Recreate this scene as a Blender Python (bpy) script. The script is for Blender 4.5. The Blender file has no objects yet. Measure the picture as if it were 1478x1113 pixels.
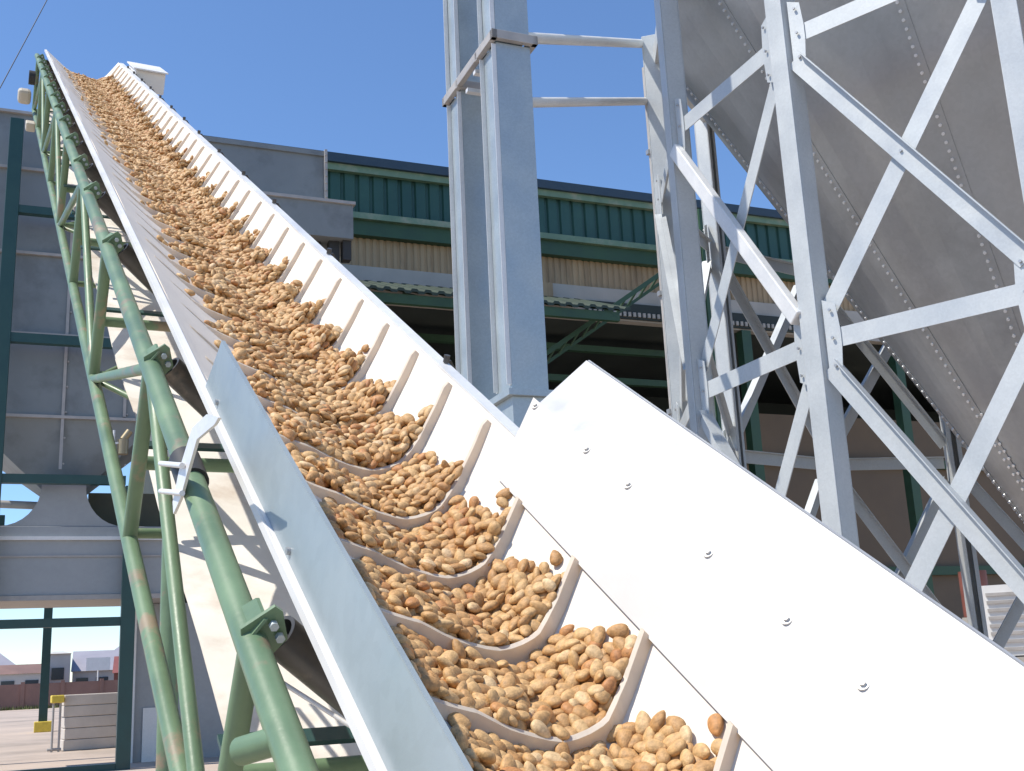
import bpy, math, random
import numpy as np
from mathutils import Vector, Matrix
from math import sin, cos, tan, radians, pi, atan2, degrees, sqrt, exp
random.seed(7); rng = np.random.default_rng(11)
SC = bpy.context.scene
COL = SC.collection

# ------------------------------------------------------------------ camera
F, CX, CY, CZ = 1640., 739., 556.5, 1.3
PT, RL = radians(13.9), radians(2.7)
fwd = np.array([0, cos(PT), sin(PT)]); up0 = np.array([0, -sin(PT), cos(PT)]); r0 = np.array([1., 0, 0])
up = up0*cos(RL)+r0*sin(RL); rt = r0*cos(RL)-up0*sin(RL)
CAM = np.array([0, 0, CZ])
cd = bpy.data.cameras.new('camera'); cam = bpy.data.objects.new('camera', cd); COL.objects.link(cam)
cd.sensor_width = 36; cd.lens = 36*F/1478; cd.clip_start = .05; cd.clip_end = 3000
M = Matrix.Identity(4)
for i in range(3):
    M[i][0] = rt[i]; M[i][1] = up[i]; M[i][2] = -fwd[i]; M[i][3] = CAM[i]
cam.matrix_world = M
SC.camera = cam
SC.render.resolution_x = 1024; SC.render.resolution_y = 771

def project(p):
    v = np.asarray(p)-CAM; z = v@fwd
    return CX+F*(v@rt)/z, CY-F*(v@up)/z
def dirv(az, el=0.):
    a, e = radians(az), radians(el)
    return np.array([sin(a)*cos(e), cos(a)*cos(e), sin(e)])

# ------------------------------------------------------------------ sky, sun, exposure
SUN_AZ, SUN_EL = -110., 58.
w = bpy.data.worlds.new('World'); SC.world = w; w.use_nodes = True
nt = w.node_tree; bg = nt.nodes['Background']
sky = nt.nodes.new('ShaderNodeTexSky'); sky.sky_type = 'NISHITA'; sky.sun_disc = False
sky.sun_elevation = radians(SUN_EL); sky.sun_rotation = radians(SUN_AZ)
sky.altitude = 300; sky.air_density = 1.0; sky.dust_density = 0; sky.ozone_density = 8
nt.links.new(sky.outputs[0], bg.inputs[0]); bg.inputs[1].default_value = .15
sd = bpy.data.lights.new('sun', 'SUN'); sd.energy = 4.1; sd.angle = radians(.53); sd.color = (1, .94, .84)
so = bpy.data.objects.new('sun', sd); COL.objects.link(so)
so.rotation_euler = Vector(-dirv(SUN_AZ, SUN_EL)).to_track_quat('-Z', 'Y').to_euler()
SC.view_settings.view_transform = 'Standard'; SC.view_settings.look = 'None'
SC.view_settings.exposure = .42; SC.view_settings.gamma = 1

# ------------------------------------------------------------------ materials
def mat(name, col, rough=.6, metal=0., var=.0, scale=3., bump=0., bscale=60., col2=None, c2scale=2., c2lo=.5, c2hi=.65, spec=.5, stretch=None, fine=0.):
    m = bpy.data.materials.new(name); m.use_nodes = True
    t = m.node_tree; N = t.nodes; L = t.links; b = N['Principled BSDF']
    b.inputs['Roughness'].default_value = rough; b.inputs['Metallic'].default_value = metal
    b.inputs['Specular IOR Level'].default_value = spec
    tc = N.new('ShaderNodeTexCoord'); src = tc.outputs['Object']
    if stretch:
        mp = N.new('ShaderNodeMapping'); mp.inputs['Scale'].default_value = stretch; L.new(src, mp.inputs[0]); src = mp.outputs[0]
    def noise(sc, det=5, r=.6):
        n = N.new('ShaderNodeTexNoise'); n.inputs['Scale'].default_value = sc; n.inputs['Detail'].default_value = det
        n.inputs['Roughness'].default_value = r; L.new(src, n.inputs['Vector']); return n
    rgb = N.new('ShaderNodeRGB'); rgb.outputs[0].default_value = (*col, 1); out = rgb.outputs[0]
    if col2 is not None:
        n = noise(c2scale, 8, .65); r = N.new('ShaderNodeMapRange'); r.inputs[1].default_value = c2lo; r.inputs[2].default_value = c2hi
        L.new(n.outputs[0], r.inputs[0]); mx = N.new('ShaderNodeMix'); mx.data_type = 'RGBA'
        L.new(r.outputs[0], mx.inputs[0]); L.new(out, mx.inputs[6]); mx.inputs[7].default_value = (*col2, 1); out = mx.outputs[2]
    if var:
        n = noise(scale, 6); r = N.new('ShaderNodeMapRange'); r.inputs[1].default_value = .3; r.inputs[2].default_value = .7
        r.inputs[3].default_value = 1-var; r.inputs[4].default_value = 1+var
        L.new(n.outputs[0], r.inputs[0]); hs = N.new('ShaderNodeHueSaturation'); L.new(r.outputs[0], hs.inputs['Value']); L.new(out, hs.inputs['Color']); out = hs.outputs[0]
        rr = N.new('ShaderNodeMapRange'); rr.inputs[1].default_value = .3; rr.inputs[2].default_value = .7
        rr.inputs[3].default_value = max(.05, rough-.12); rr.inputs[4].default_value = min(1, rough+.12)
        L.new(n.outputs[0], rr.inputs[0]); L.new(rr.outputs[0], b.inputs['Roughness'])
    if fine:
        n = N.new('ShaderNodeTexVoronoi'); n.inputs['Scale'].default_value = bscale; L.new(src, n.inputs['Vector'])
        sp = N.new('ShaderNodeSeparateColor'); L.new(n.outputs['Color'], sp.inputs[0])
        r = N.new('ShaderNodeMapRange'); r.inputs[3].default_value = 1-fine; r.inputs[4].default_value = 1+fine
        L.new(sp.outputs[0], r.inputs[0]); hs = N.new('ShaderNodeHueSaturation'); L.new(r.outputs[0], hs.inputs['Value']); L.new(out, hs.inputs['Color']); out = hs.outputs[0]
    L.new(out, b.inputs['Base Color'])
    if bump:
        n = noise(bscale, 4); bp = N.new('ShaderNodeBump'); bp.inputs['Strength'].default_value = bump; bp.inputs['Distance'].default_value = .01
        L.new(n.outputs[0], bp.inputs['Height']); L.new(bp.outputs[0], b.inputs['Normal'])
    return m

MT = {}
MT['belt'] = mat('belt_rubber', (.75, .675, .58), .55, var=.04, scale=7, bump=.12, bscale=30, col2=(.66, .58, .47), c2scale=5, c2lo=.6, c2hi=.8)
MT['cleat'] = mat('cleat_rubber', (.82, .74, .63), .5, var=.08, scale=20)
MT['return'] = mat('return_belt', (.74, .70, .63), .6, var=.08, scale=5, col2=(.50, .40, .31), c2scale=2.2, c2lo=.5, c2hi=.72, bump=.1, bscale=20)
MT['green'] = mat('green_pipe_paint', (.135, .212, .118), .45, var=.2, scale=5, col2=(.25, .20, .13), c2scale=7, c2lo=.57, c2hi=.66, bump=.08, bscale=45)
MT['dgreen'] = mat('dark_green_paint', (.018, .062, .058), .45, var=.15, scale=3, bump=.05)
MT['galv'] = mat('galvanised_steel', (.41, .465, .485), .42, .45, var=.07, scale=2.5, fine=.05, bscale=70, bump=.03)
MT['galvw'] = mat('white_galvanised_steel', (.70, .70, .69), .45, .15, var=.06, scale=3, fine=.03, bscale=60, bump=.03)
MT['leg'] = mat('galvanised_leg', (.50, .525, .53), .48, .2, var=.07, scale=2, fine=.04, bscale=60)
MT['cone'] = mat('dull_galvanised_sheet', (.43, .44, .44), .42, .45, var=.07, scale=1.0, fine=.03, bscale=25, col2=(.37, .375, .375), c2scale=.7, c2lo=.5, c2hi=.6)
MT['binsheet'] = mat('weathered_bin_sheet', (.215, .235, .24), .55, .15, var=.12, scale=.9, col2=(.175, .19, .195), c2scale=1.2, c2lo=.5, c2hi=.62, bump=.03)
MT['hood'] = mat('pale_hood_sheet', (.32, .335, .345), .5, .3, var=.12, scale=1.2, fine=.02, bscale=20)
MT['rib'] = mat('grey_angle_steel', (.40, .38, .36), .6, .2, var=.15, scale=4)
MT['rail'] = mat('white_rail_paint', (.72, .70, .67), .5, var=.05, scale=4)
MT['ugalv'] = mat('upper_board_sheet', (.47, .475, .485), .38, .25, var=.05, scale=4, bump=.06, bscale=6, col2=(.52, .52, .52), c2scale=9, c2lo=.55, c2hi=.6)
MT['board'] = mat('white_board', (.60, .565, .52), .5, var=.02, scale=3, bump=.04, bscale=12, col2=(.55, .51, .465), c2scale=2, c2lo=.5, c2hi=.8)
MT['zinc'] = mat('pale_blue_zinc_sheet', (.30, .345, .355), .42, .15, var=.07, scale=3.5, fine=.03, bscale=35, bump=.05, stretch=(1, 1, 1))
MT['roller'] = mat('roller_steel', (.085, .083, .08), .4, .5, var=.25, scale=12, col2=(.20, .17, .14), c2scale=9, c2lo=.55, c2hi=.7)
MT['dark'] = mat('dark_matte', (.03, .03, .03), .6)
MT['bolt'] = mat('bolt_steel', (.42, .42, .42), .4, .6)
MT['boltg'] = mat('dull_zinc_bolt', (.62, .60, .56), .5, .2)
MT['boltw'] = mat('bright_bolt', (.80, .81, .82), .35, .5)
MT['clad'] = mat('green_cladding', (.028, .085, .066), .45, .05, var=.14, scale=.8, col2=(.035, .10, .078), c2scale=.6)
MT['roof'] = mat('dark_roof_edge', (.035, .06, .085), .5, var=.1)
MT['trim'] = mat('green_trim', (.16, .25, .16), .5, var=.2, scale=1.5, col2=(.26, .28, .20), c2scale=1.5)
MT['band'] = mat('dark_green_band', (.035, .085, .045), .55, var=.2, scale=1.5)
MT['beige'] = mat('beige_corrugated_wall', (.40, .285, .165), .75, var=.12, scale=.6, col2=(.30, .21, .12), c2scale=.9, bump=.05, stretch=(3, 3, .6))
MT['beigeshade'] = mat('beige_wall_painted_shade', (.17, .125, .085), .85, var=.15, scale=.5, bump=.05)  # beige-brown lower wall, darkened in colour for the shade under the canopy
MT['canopy'] = mat('dark_canopy_sheet', (.03, .05, .035), .6, var=.2, scale=2)
MT['concrete'] = mat('grey_concrete', (.42, .39, .34), .85, var=.12, scale=1.2, bump=.1, bscale=20)
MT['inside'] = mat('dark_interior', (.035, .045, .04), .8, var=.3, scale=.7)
MT['block'] = mat('pale_concrete_block', (.58, .52, .46), .85, var=.1, scale=2, bump=.2, bscale=25)
MT['ground'] = mat('dusty_yard_concrete', (.46, .37, .30), .9, var=.14, scale=.35, col2=(.33, .27, .22), c2scale=.25, bump=.15, bscale=8)
MT['wallb'] = mat('brown_boundary_wall', (.26, .15, .12), .85, var=.2, scale=.5)
MT['yellow'] = mat('yellow_paint', (.70, .52, .07), .6, var=.15, scale=6)
MT['redroof'] = mat('red_roof', (.23, .07, .06), .7, var=.2, scale=.6)
MT['greyroof'] = mat('grey_roof', (.30, .29, .33), .7, var=.12, scale=.4)
MT['brownroof'] = mat('brown_roof', (.20, .12, .10), .8, var=.2, scale=.6)
MT['plaster'] = mat('pale_plaster', (.50, .48, .44), .85, var=.1, scale=.5)
MT['leaf'] = mat('shrub_leaves', (.10, .12, .035), .8, var=.4, scale=3)
MT['white'] = mat('white_enamel', (.74, .73, .71), .5, var=.05, scale=3)
MT['red'] = mat('brick_red_paint', (.19, .065, .05), .7, var=.2, scale=3)
MT['brass'] = mat('brass', (.30, .25, .16), .45, .5, var=.1)
MT['beigem'] = mat('cream_guard', (.50, .45, .36), .6, var=.1)
MT['olive'] = mat('olive_painted_shade', (.09, .085, .05), .7, var=.2)
MT['glass'] = mat('dark_window_glass', (.04, .05, .06), .15)
MT['cable'] = mat('cable_black', (.05, .06, .08), .6)

def translucent(m, k, col):
    t = m.node_tree; N = t.nodes; b = N['Principled BSDF']; out = N['Material Output']
    tr = N.new('ShaderNodeBsdfTranslucent'); tr.inputs[0].default_value = (*col, 1); mx = N.new('ShaderNodeMixShader'); mx.inputs[0].default_value = k
    t.links.new(b.outputs[0], mx.inputs[1]); t.links.new(tr.outputs[0], mx.inputs[2]); t.links.new(mx.outputs[0], out.inputs[0])
translucent(MT['cleat'], .4, (.84, .70, .50))
def almond_mat(name, c1, c2, island):
    m = bpy.data.materials.new(name); m.use_nodes = True
    t = m.node_tree; N = t.nodes; L = t.links; b = N['Principled BSDF']
    b.inputs['Roughness'].default_value = .62
    if island:
        g = N.new('ShaderNodeNewGeometry'); rnd = g.outputs['Random Per Island']
    else:
        g = N.new('ShaderNodeObjectInfo'); rnd = g.outputs['Random']
    cr = N.new('ShaderNodeValToRGB'); e = cr.color_ramp.elements
    e[0].position = 0; e[0].color = (*c1, 1); e[1].position = .86; e[1].color = (*c2, 1)
    if island:
        x = e.new(.06); x.color = (.50, .24, .085, 1); x = e.new(.10); x.color = (*c1, 1); e[0].color = (.42, .18, .06, 1)
        x = e.new(1); x.color = (.66, .47, .27, 1)
    L.new(rnd, cr.inputs[0])
    tc = N.new('ShaderNodeTexCoord'); n = N.new('ShaderNodeTexNoise'); n.inputs['Scale'].default_value = 130; n.inputs['Detail'].default_value = 5
    L.new(tc.outputs['Object'], n.inputs['Vector'])
    r = N.new('ShaderNodeMapRange'); r.inputs[1].default_value = .3; r.inputs[2].default_value = .7; r.inputs[3].default_value = .68; r.inputs[4].default_value = 1.2
    L.new(n.outputs[0], r.inputs[0]); hs = N.new('ShaderNodeHueSaturation'); L.new(r.outputs[0], hs.inputs['Value']); L.new(cr.outputs[0], hs.inputs['Color'])
    L.new(hs.outputs[0], b.inputs['Base Color'])
    n2 = N.new('ShaderNodeTexVoronoi'); n2.inputs['Scale'].default_value = 330; L.new(tc.outputs['Object'], n2.inputs['Vector'])
    bp = N.new('ShaderNodeBump'); bp.inputs['Strength'].default_value = .35; bp.inputs['Distance'].default_value = .0015
    L.new(n2.outputs[0], bp.inputs['Height']); L.new(bp.outputs[0], b.inputs['Normal'])
    return m
MT['alm'] = almond_mat('almond_shell_tan', (.46, .245, .09), (.61, .385, .17), False)
MT['almc'] = almond_mat('almond_shell_cream', (.60, .39, .18), (.68, .48, .26), False)
MT['almo'] = almond_mat('almond_shell_orange', (.42, .18, .06), (.54, .26, .09), False)
MT['almi'] = almond_mat('almond_shell_mixed', (.46, .245, .09), (.61, .385, .17), True)

# ------------------------------------------------------------------ object helpers
def tag(o, label=None, cat=None, group=None, kind=None):
    if label: o['label'] = label
    if cat: o['category'] = cat
    if group: o['group'] = group
    if kind: o['kind'] = kind
    return o
def thing(name, loc, label, cat, group=None):
    o = bpy.data.objects.new(name, None); COL.objects.link(o); o.location = tuple(loc); o.empty_display_size = .2
    o['_o'] = [float(x) for x in loc]
    return tag(o, label, cat, group)
class MB:
    def __init__(s): s.v = []; s.f = []; s.sm = []
    def add(s, vs, fs, smooth=False):
        o = len(s.v); s.v += [tuple(map(float, p)) for p in vs]
        for f in fs:
            s.f.append(tuple(i+o for i in f)); s.sm.append(smooth)
        return s
    def box(s, c, X, Y, Z):      # centre, half vectors
        c, X, Y, Z = map(np.asarray, (c, X, Y, Z))
        vs = [c+a*X+b*Y+g*Z for g in (-1, 1) for b in (-1, 1) for a in (-1, 1)]
        if np.dot(np.cross(X, Y), Z) >= 0:
            fs = [(0, 2, 3, 1), (4, 5, 7, 6), (0, 1, 5, 4), (2, 6, 7, 3), (0, 4, 6, 2), (1, 3, 7, 5)]
        else:
            fs = [(1, 3, 2, 0), (6, 7, 5, 4), (4, 5, 1, 0), (3, 7, 6, 2), (2, 6, 4, 0), (5, 7, 3, 1)]
        return s.add(vs, fs)
    def bar(s, p, q, wv, tv):    # bar from p to q, half width vector, half thickness vector
        p, q = np.asarray(p, float), np.asarray(q, float)
        return s.box((p+q)/2, (q-p)/2, wv, tv)
    def prism(s, pts, th):       # polygon extruded by vector th
        n = len(pts); a = [np.asarray(p, float) for p in pts]; th = np.asarray(th, float)
        nn = sum((np.cross(a[i]-a[0], a[(i+1) % n]-a[0]) for i in range(1, n-1)), np.zeros(3))
        if nn@th > 0: a = a[::-1]
        return s.add(a+[p+th for p in a], [tuple(range(n)), tuple(range(2*n-1, n-1, -1))]+[((i+1) % n, i, n+i, n+(i+1) % n) for i in range(n)])
    def tube(s, p, q, r, n=14, r2=None, cap=True, hole=None):
        p, q = np.asarray(p, float), np.asarray(q, float); d = q-p; d /= np.linalg.norm(d)
        a = np.cross(d, [0, 0, 1]); a = a/np.linalg.norm(a) if np.linalg.norm(a) > 1e-3 else np.array([1., 0, 0]); b = np.cross(d, a)
        r2 = r if r2 is None else r2
        ring = lambda c, R: [c+R*(cos(2*pi*i/n)*a+sin(2*pi*i/n)*b) for i in range(n)]
        s.add(ring(p, r)+ring(q, r2), [(i, (i+1) % n, n+(i+1) % n, n+i) for i in range(n)], True)
        if hole:
            s.add(ring(p, r)+ring(p, hole)+ring(p+d*.03, hole), [((i+1) % n, i, n+i, n+(i+1) % n) for i in range(n)]+[(n+(i+1) % n, n+i, 2*n+i, 2*n+(i+1) % n) for i in range(n)]+[tuple(range(3*n-1, 2*n-1, -1))])
            s.add(ring(q, r2), [tuple(range(n))])
        elif cap:
            s.add(ring(p, r), [tuple(range(n-1, -1, -1))]); s.add(ring(q, r2), [tuple(range(n))])
        return s
    def build(s, name, m, root=None, parent=None, bevel=0, label=None):
        off = np.array(root['_o']) if root is not None else np.zeros(3)
        me = bpy.data.meshes.new(name)
        me.from_pydata([tuple(np.array(p)-off) for p in s.v], [], s.f); me.materials.append(m)
        me.polygons.foreach_set('use_smooth', s.sm); me.update()
        o = bpy.data.objects.new(name, me); COL.objects.link(o)
        p = parent if parent is not None else root
        if p is not None: o.parent = p
        if bevel:
            b = o.modifiers.new('bevel', 'BEVEL'); b.width = bevel; b.segments = 2; b.limit_method = 'ANGLE'
        if label: o['label'] = label
        return o
def solo(mb, name, m, base, label, cat, group=None, bevel=0):
    o = mb.build(name, m, None, bevel=bevel); off = Vector(base)
    for v in o.data.vertices: v.co -= off
    o.location = off
    return tag(o, label, cat, group)

# ------------------------------------------------------------------ ground
g = MB(); R_ = 900
g.add([(-R_, -60, 0), (R_, -60, 0), (R_, 1500, 0), (-R_, 1500, 0)], [(0, 1, 2, 3)])
tag(g.build('ground', MT['ground']), kind='structure')

# grid directions: u runs along the shed front, v away from the camera
U = dirv(67); V = dirv(-23); Z = np.array([0, 0, 1.])
def P(u, d, z): return U*u+V*d+Z*z
def ubox(mb, u0, u1, d0, d1, z0, z1):
    return mb.box(P((u0+u1)/2, (d0+d1)/2, (z0+z1)/2), U*(u1-u0)/2, V*(d1-d0)/2, Z*(z1-z0)/2)

# ------------------------------------------------------------------ shed
SH = thing('industrial_shed', P(14, 26, 0), 'long processing shed with green ribbed fascia, beige wall and dark open bay', 'shed')
m_ = MB(); ubox(m_, 2.4, 42, 25.75, 26.3, 13.78, 14.02); m_.prism([P(2.4, 26.3, 14.0), P(2.4, 46, 15.6), P(2.4, 46, 15.4), P(2.4, 26.3, 13.8)], U*39.6); m_.build('roof', MT['roof'], SH)
m_ = MB(); pts = []
u = 2.6; 
while u < 41.5:
    pts += [(u, 26.0), (u+.25, 26.0), (u+.28, 26.06), (u+.345, 26.06)]; u += .375
vs = [P(a, d, z) for a, d in pts for z in (12.5, 13.78)]
m_.add(vs, [(2*i, 2*i+2, 2*i+3, 2*i+1) for i in range(len(pts)-1)]); ubox(m_, 2.6, 41.5, 26.1, 26.2, 12.4, 13.78)
m_.build('fascia_cladding', MT['clad'], SH)
m_ = MB(); ubox(m_, 2.6, 41.5, 25.85, 25.99, 13.6, 13.779); m_.build('eave_trim', MT['trim'], SH)
m_ = MB(); ubox(m_, 2.6, 41.5, 25.78, 26.3, 12.34, 12.498); m_.build('gutter', MT['trim'], SH)
m_ = MB(); ubox(m_, 2.6, 41.5, 25.9, 26.3, 11.95, 12.337); m_.build('lower_band', MT['band'], SH)
m_ = MB(); pts = []; u = 2.6
while u < 41.5:
    pts += [(u, 26.12), (u+.09, 26.12), (u+.11, 26.15), (u+.16, 26.15)]; u += .18
vs = [P(a, d, z) for a, d in pts for z in (11.18, 11.949)]
m_.add(vs, [(2*i, 2*i+2, 2*i+3, 2*i+1) for i in range(len(pts)-1)])
m_.build('beige_wall_strip', MT['beige'], SH)
m_ = MB(); ubox(m_, 2.6, 11.1, 26.05, 26.35, 10.3, 11.18); ubox(m_, 11.1, 41.5, 26.052, 26.35, 10.3, 11.19); m_.build('concrete_lintel', MT['concrete'], SH)
m_ = MB(); ubox(m_, 11.5, 12.35, 26.0, 26.048, 10.8, 11.18); m_.build('wall_panel', MT['beige'], SH)
lv = MB()
ubox(lv, 13.3, 22.0, 25.98, 26.045, 10.34, 10.78); lo = lv.build('louver', MT['inside'], SH)
lv = MB()
for i in range(58): ubox(lv, 13.35+i*.15, 13.43+i*.15, 25.93, 25.975, 10.4, 10.52)
lv.build('louver_slats', MT['concrete'], SH, parent=lo)
cn = MB(); pts = []                                               # corrugated canopy over the bay
u = 3.2
while u < 12.9:
    pts += [(u, 0), (u+.12, 0), (u+.16, .05), (u+.28, .05)]; u += .32
vs = []
for a, h in pts: vs += [P(a, 23.2, 9.62+h), P(a, 26.0, 10.75+h), P(a, 23.2, 9.55+h), P(a, 26.0, 10.68+h)]
n = len(pts); fs = []
for i in range(n-1): fs += [(4*i, 4*i+4, 4*i+5, 4*i+1), (4*i+2, 4*i+3, 4*i+7, 4*i+6), (4*i, 4*i+2, 4*i+6, 4*i+4)]
cn.add(vs, fs); cn.build('canopy', MT['canopy'], SH)
m_ = MB(); ubox(m_, 3.2, 12.8, 23.26, 23.4, 9.32, 9.54); m_.build('canopy_beam', MT['band'], SH)
for uu in (6.7,):
    m_ = MB(); ubox(m_, uu-.12, uu+.12, 23.42, 23.66, 0, 9.5); m_.build('column', MT['dgreen'], SH)
for uu in (4.0, 6.1, 8.2, 10.3):
    m_ = MB(); m_.bar(P(uu, 23.45, 9.45), P(uu, 25.95, 10.45), U*.05, Z*.09); m_.build('canopy_rafter', MT['band'], SH)
# dark open bay behind
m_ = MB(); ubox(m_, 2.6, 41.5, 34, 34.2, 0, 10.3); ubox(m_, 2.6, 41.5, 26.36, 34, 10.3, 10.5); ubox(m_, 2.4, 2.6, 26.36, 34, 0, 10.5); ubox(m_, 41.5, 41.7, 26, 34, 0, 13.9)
m_.build('bay_interior', MT['inside'], SH)  # near-black colour carries the shade inside the bay
for zz in (7.2, 9.0, 9.9):
    m_ = MB(); ubox(m_, 3, 18.0, 27.5, 27.7, zz-.09, zz+.09); m_.build('purlin', MT['band'], SH)
m_ = MB(); ubox(m_, 19.5, 41.4, 28.5, 28.8, 0, 8.5); m_.build('lower_wall', MT['beigeshade'], SH)
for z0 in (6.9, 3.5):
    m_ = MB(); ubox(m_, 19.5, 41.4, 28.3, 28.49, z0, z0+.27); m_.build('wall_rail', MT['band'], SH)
for u0 in (18.2, 23.6):
    m_ = MB(); ubox(m_, u0, u0+.3, 26.0, 26.3, 0, 10.29); m_.build('wall_post', MT['band'], SH)
m_ = MB(); m_.bar(P(16.0, 24.3, 12.0), P(11.2, 24.3, 8.65), Z*.07, V*.05); m_.bar(P(16.0, 24.6, 11.75), P(11.2, 24.6, 8.4), Z*.05, V*.04)
for i in range(14):
    a = i/14; b_ = a+.035
    m_.tube(P(16-4.8*a, 24.3, 12-3.35*a), P(16-4.8*b_, 24.6, 11.75-3.35*b_), .03, 6)
m_.build('brace', MT['band'], SH)
m_ = MB(); ubox(m_, 15.95, 16.3, 24.2, 24.6, 0, 13.0); m_.build('column', MT['band'], SH)

# ------------------------------------------------------------------ storage bin on green frame
BN = thing('storage_bin', P(.37, 21.5, 0), 'grey sheet-metal storage bin with ribs, hopper and hood on a dark green frame', 'bin')
D0 = 20.5
m_ = MB(); ubox(m_, -1.25, 1.85, D0, D0+3, 5.8, 11.38); m_.build('bin_wall', MT['binsheet'], BN)
tr = MB(); ubox(tr, 1.852, 4.88, D0+.05, D0+1.6, 10.33, 11.40); ubox(tr, 1.852, 4.9, D0, D0+.045, 11.32, 11.42); tro = tr.build('trough', MT['binsheet'], BN)
tr = MB(); ubox(tr, 4.885, 4.94, D0-.05, D0+1.6, 10.3, 11.44)
for i in range(7): tr.tube(P(4.91, D0-.05, 10.42+i*.15), P(4.91, D0-.08, 10.42+i*.15), .02, 6)
ubox(tr, 3.8, 4.94, D0-.05, D0+1.6, 10.28, 10.329); tr.build('end_flange', MT['rib'], BN, parent=tro)
m_ = MB(); ubox(m_, 3.4, 5.38, 20.2, 21.8, 9.5, 10.2); m_.build('lower_box', MT['binsheet'], BN)
m_ = MB(); ubox(m_, 3.3, 5.42, 20.15, 21.85, 10.2, 10.26); m_.build('box_flange', MT['rib'], BN)
m_ = MB(); ubox(m_, 4.95, 5.15, 20.4, 20.6, 8.2, 9.5); ubox(m_, 4.3, 4.8, 20.5, 20.9, 9.1, 9.499); ubox(m_, 5.2, 5.36, 20.3, 20.5, 9.1, 9.499); m_.build('bracket', MT['dark'], BN)
for zz in (11.38, 10.3, 8.72, 7.25, 5.8):
    m_ = MB(); ubox(m_, -1.3, 1.86 if zz > 5.9 else 1.9, D0-.07, D0-.003, zz-.02, zz+.03); m_.build('rib', MT['rib'], BN)
for uu in (.3, 1.3):
    m_ = MB(); ubox(m_, uu-.025, uu+.025, D0-.05, D0-.004, 4.9 if uu < 1 else 5.85, 11.35)
    for zz in np.arange(5, 11, .45): m_.tube(P(uu+.045, D0-.002, zz), P(uu+.045, D0-.03, zz), .018, 6)
    m_.build('seam', MT['rib'], BN)
hp = MB(); a = [(-1.25, D0), (1.85, D0), (1.85, D0+3), (-1.25, D0+3)]; b_ = [(.03, D0+.3), (.72, D0+.3), (.72, D0+1.2), (.03, D0+1.2)]
hp.add([P(x, y, 5.79) for x, y in a]+[P(x, y, 4.6) for x, y in b_], [(0, 1, 5, 4), (1, 2, 6, 5), (2, 3, 7, 6), (3, 0, 4, 7)])
hp.build('hopper', MT['binsheet'], BN)
# neck flaring into the hood
c = []
for i in range(9):
    t = i/8*pi/2; c.append((.03-.0-(1-cos(t))*.62, 4.6-.68*sin(t)**1.0))
nk = [( .03, 4.75)]+[(x, z) for x, z in c]
right = [(.74-x-.0, z) for x, z in nk][::-1]
right = [(.72+(.03-x), z) for x, z in nk][::-1]
m_ = MB(); m_.prism([P(x, 20.32, z) for x, z in nk+right], V*.9); m_.build('neck', MT['hood'], BN)
hd = MB(); ubox(hd, -1.0, 2.3, 20.3, 22.2, 2.78, 3.915); ho = hd.build('hood', MT['hood'], BN, bevel=.01)
m_ = MB(); ubox(m_, -1.03, 2.33, 20.24, 20.295, 3.68, 3.74); m_.build('hood_rib', MT['galvw'], BN, parent=ho)
m_ = MB(); ubox(m_, -1.0, 2.3, 20.275, 20.297, 3.40, 3.43); ubox(m_, -1.03, 2.33, 20.24, 22.2, 2.70, 2.779); m_.build('hood_rib', MT['rib'], BN, parent=ho)
m_ = MB(); ubox(m_, .8, 2.0, 21.2, 21.4, 4.03, 4.62); m_.build('gap_shade_box', MT['olive'], BN)  # box added in the dark space beside the neck; olive colour carries its shade
m_ = MB(); m_.tube(P(-1.4, 22, 4.55), P(.0, 22, 4.5), .07); m_.build('pipe', MT['rib'], BN)
m_ = MB(); m_.bar(P(-1.3, 23, 3.85), P(.2, 23, 4.35), Z*.04, V*.03); m_.bar(P(-1.3, 23, 4.12), P(.2, 23, 4.08), Z*.04, V*.03); m_.build('rear_brace', MT['dgreen'], BN)
for uu, z1 in ((-.69, 11.0), (1.44, 4.55)):
    m_ = MB(); ubox(m_, uu-.11, uu+.11, 19.9, 20.1, 0, z1); m_.build('post', MT['dgreen'], BN, bevel=.008)
    if uu < 0:
        m_ = MB(); ubox(m_, uu-.1, uu+.1, 23.6, 23.8, 0, 4.55); m_.build('post', MT['dgreen'], BN)
for z0, z1 in ((9.26, 9.40), (6.95, 7.11), (4.57, 4.72), (2.25, 2.39), (-.02, .10)):
    m_ = MB(); ubox(m_, -.58 if z1 < 12 else 0, 1.33 if z0 < 4.6 else 1.83, 19.93, 20.07, z0, z1); m_.build('beam', MT['dgreen'], BN)
m_ = MB(); ubox(m_, -3, -.8, 19.93, 20.07, 4.57, 4.72); ubox(m_, -3, -.8, 19.93, 20.07, 2.25, 2.39); m_.build('beam', MT['dgreen'], BN)
cl = MB(); ubox(cl, 1.68, 3.6, 21.5, 22.2, 0, 2.69); co_ = cl.build('side_column', MT['hood'], BN)
cl = MB(); ubox(cl, 1.63, 1.70, 21.40, 21.49, 0, 2.69); ubox(cl, 1.85, 2.1, 21.44, 21.49, 0, .9); cl.build('column_edge', MT['galvw'], BN, parent=co_)
vl = MB(); vl.tube(P(1.25, 19.75, 5.05), P(1.25, 19.75, 5.3), .09); vl.tube(P(1.25, 19.75, 5.3), P(1.35, 19.75, 5.45), .06); vo = vl.build('valve', MT['brass'], BN)
vl = MB(); vl.bar(P(1.05, 19.72, 5.22), P(1.2, 19.72, 5.24), Z*.015, V*.015); vl.tube(P(1.1, 19.72, 5.05), P(1.1, 19.72, 5.45), .02); vl.build('valve_handle', MT['galvw'], BN, parent=vo)

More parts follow.
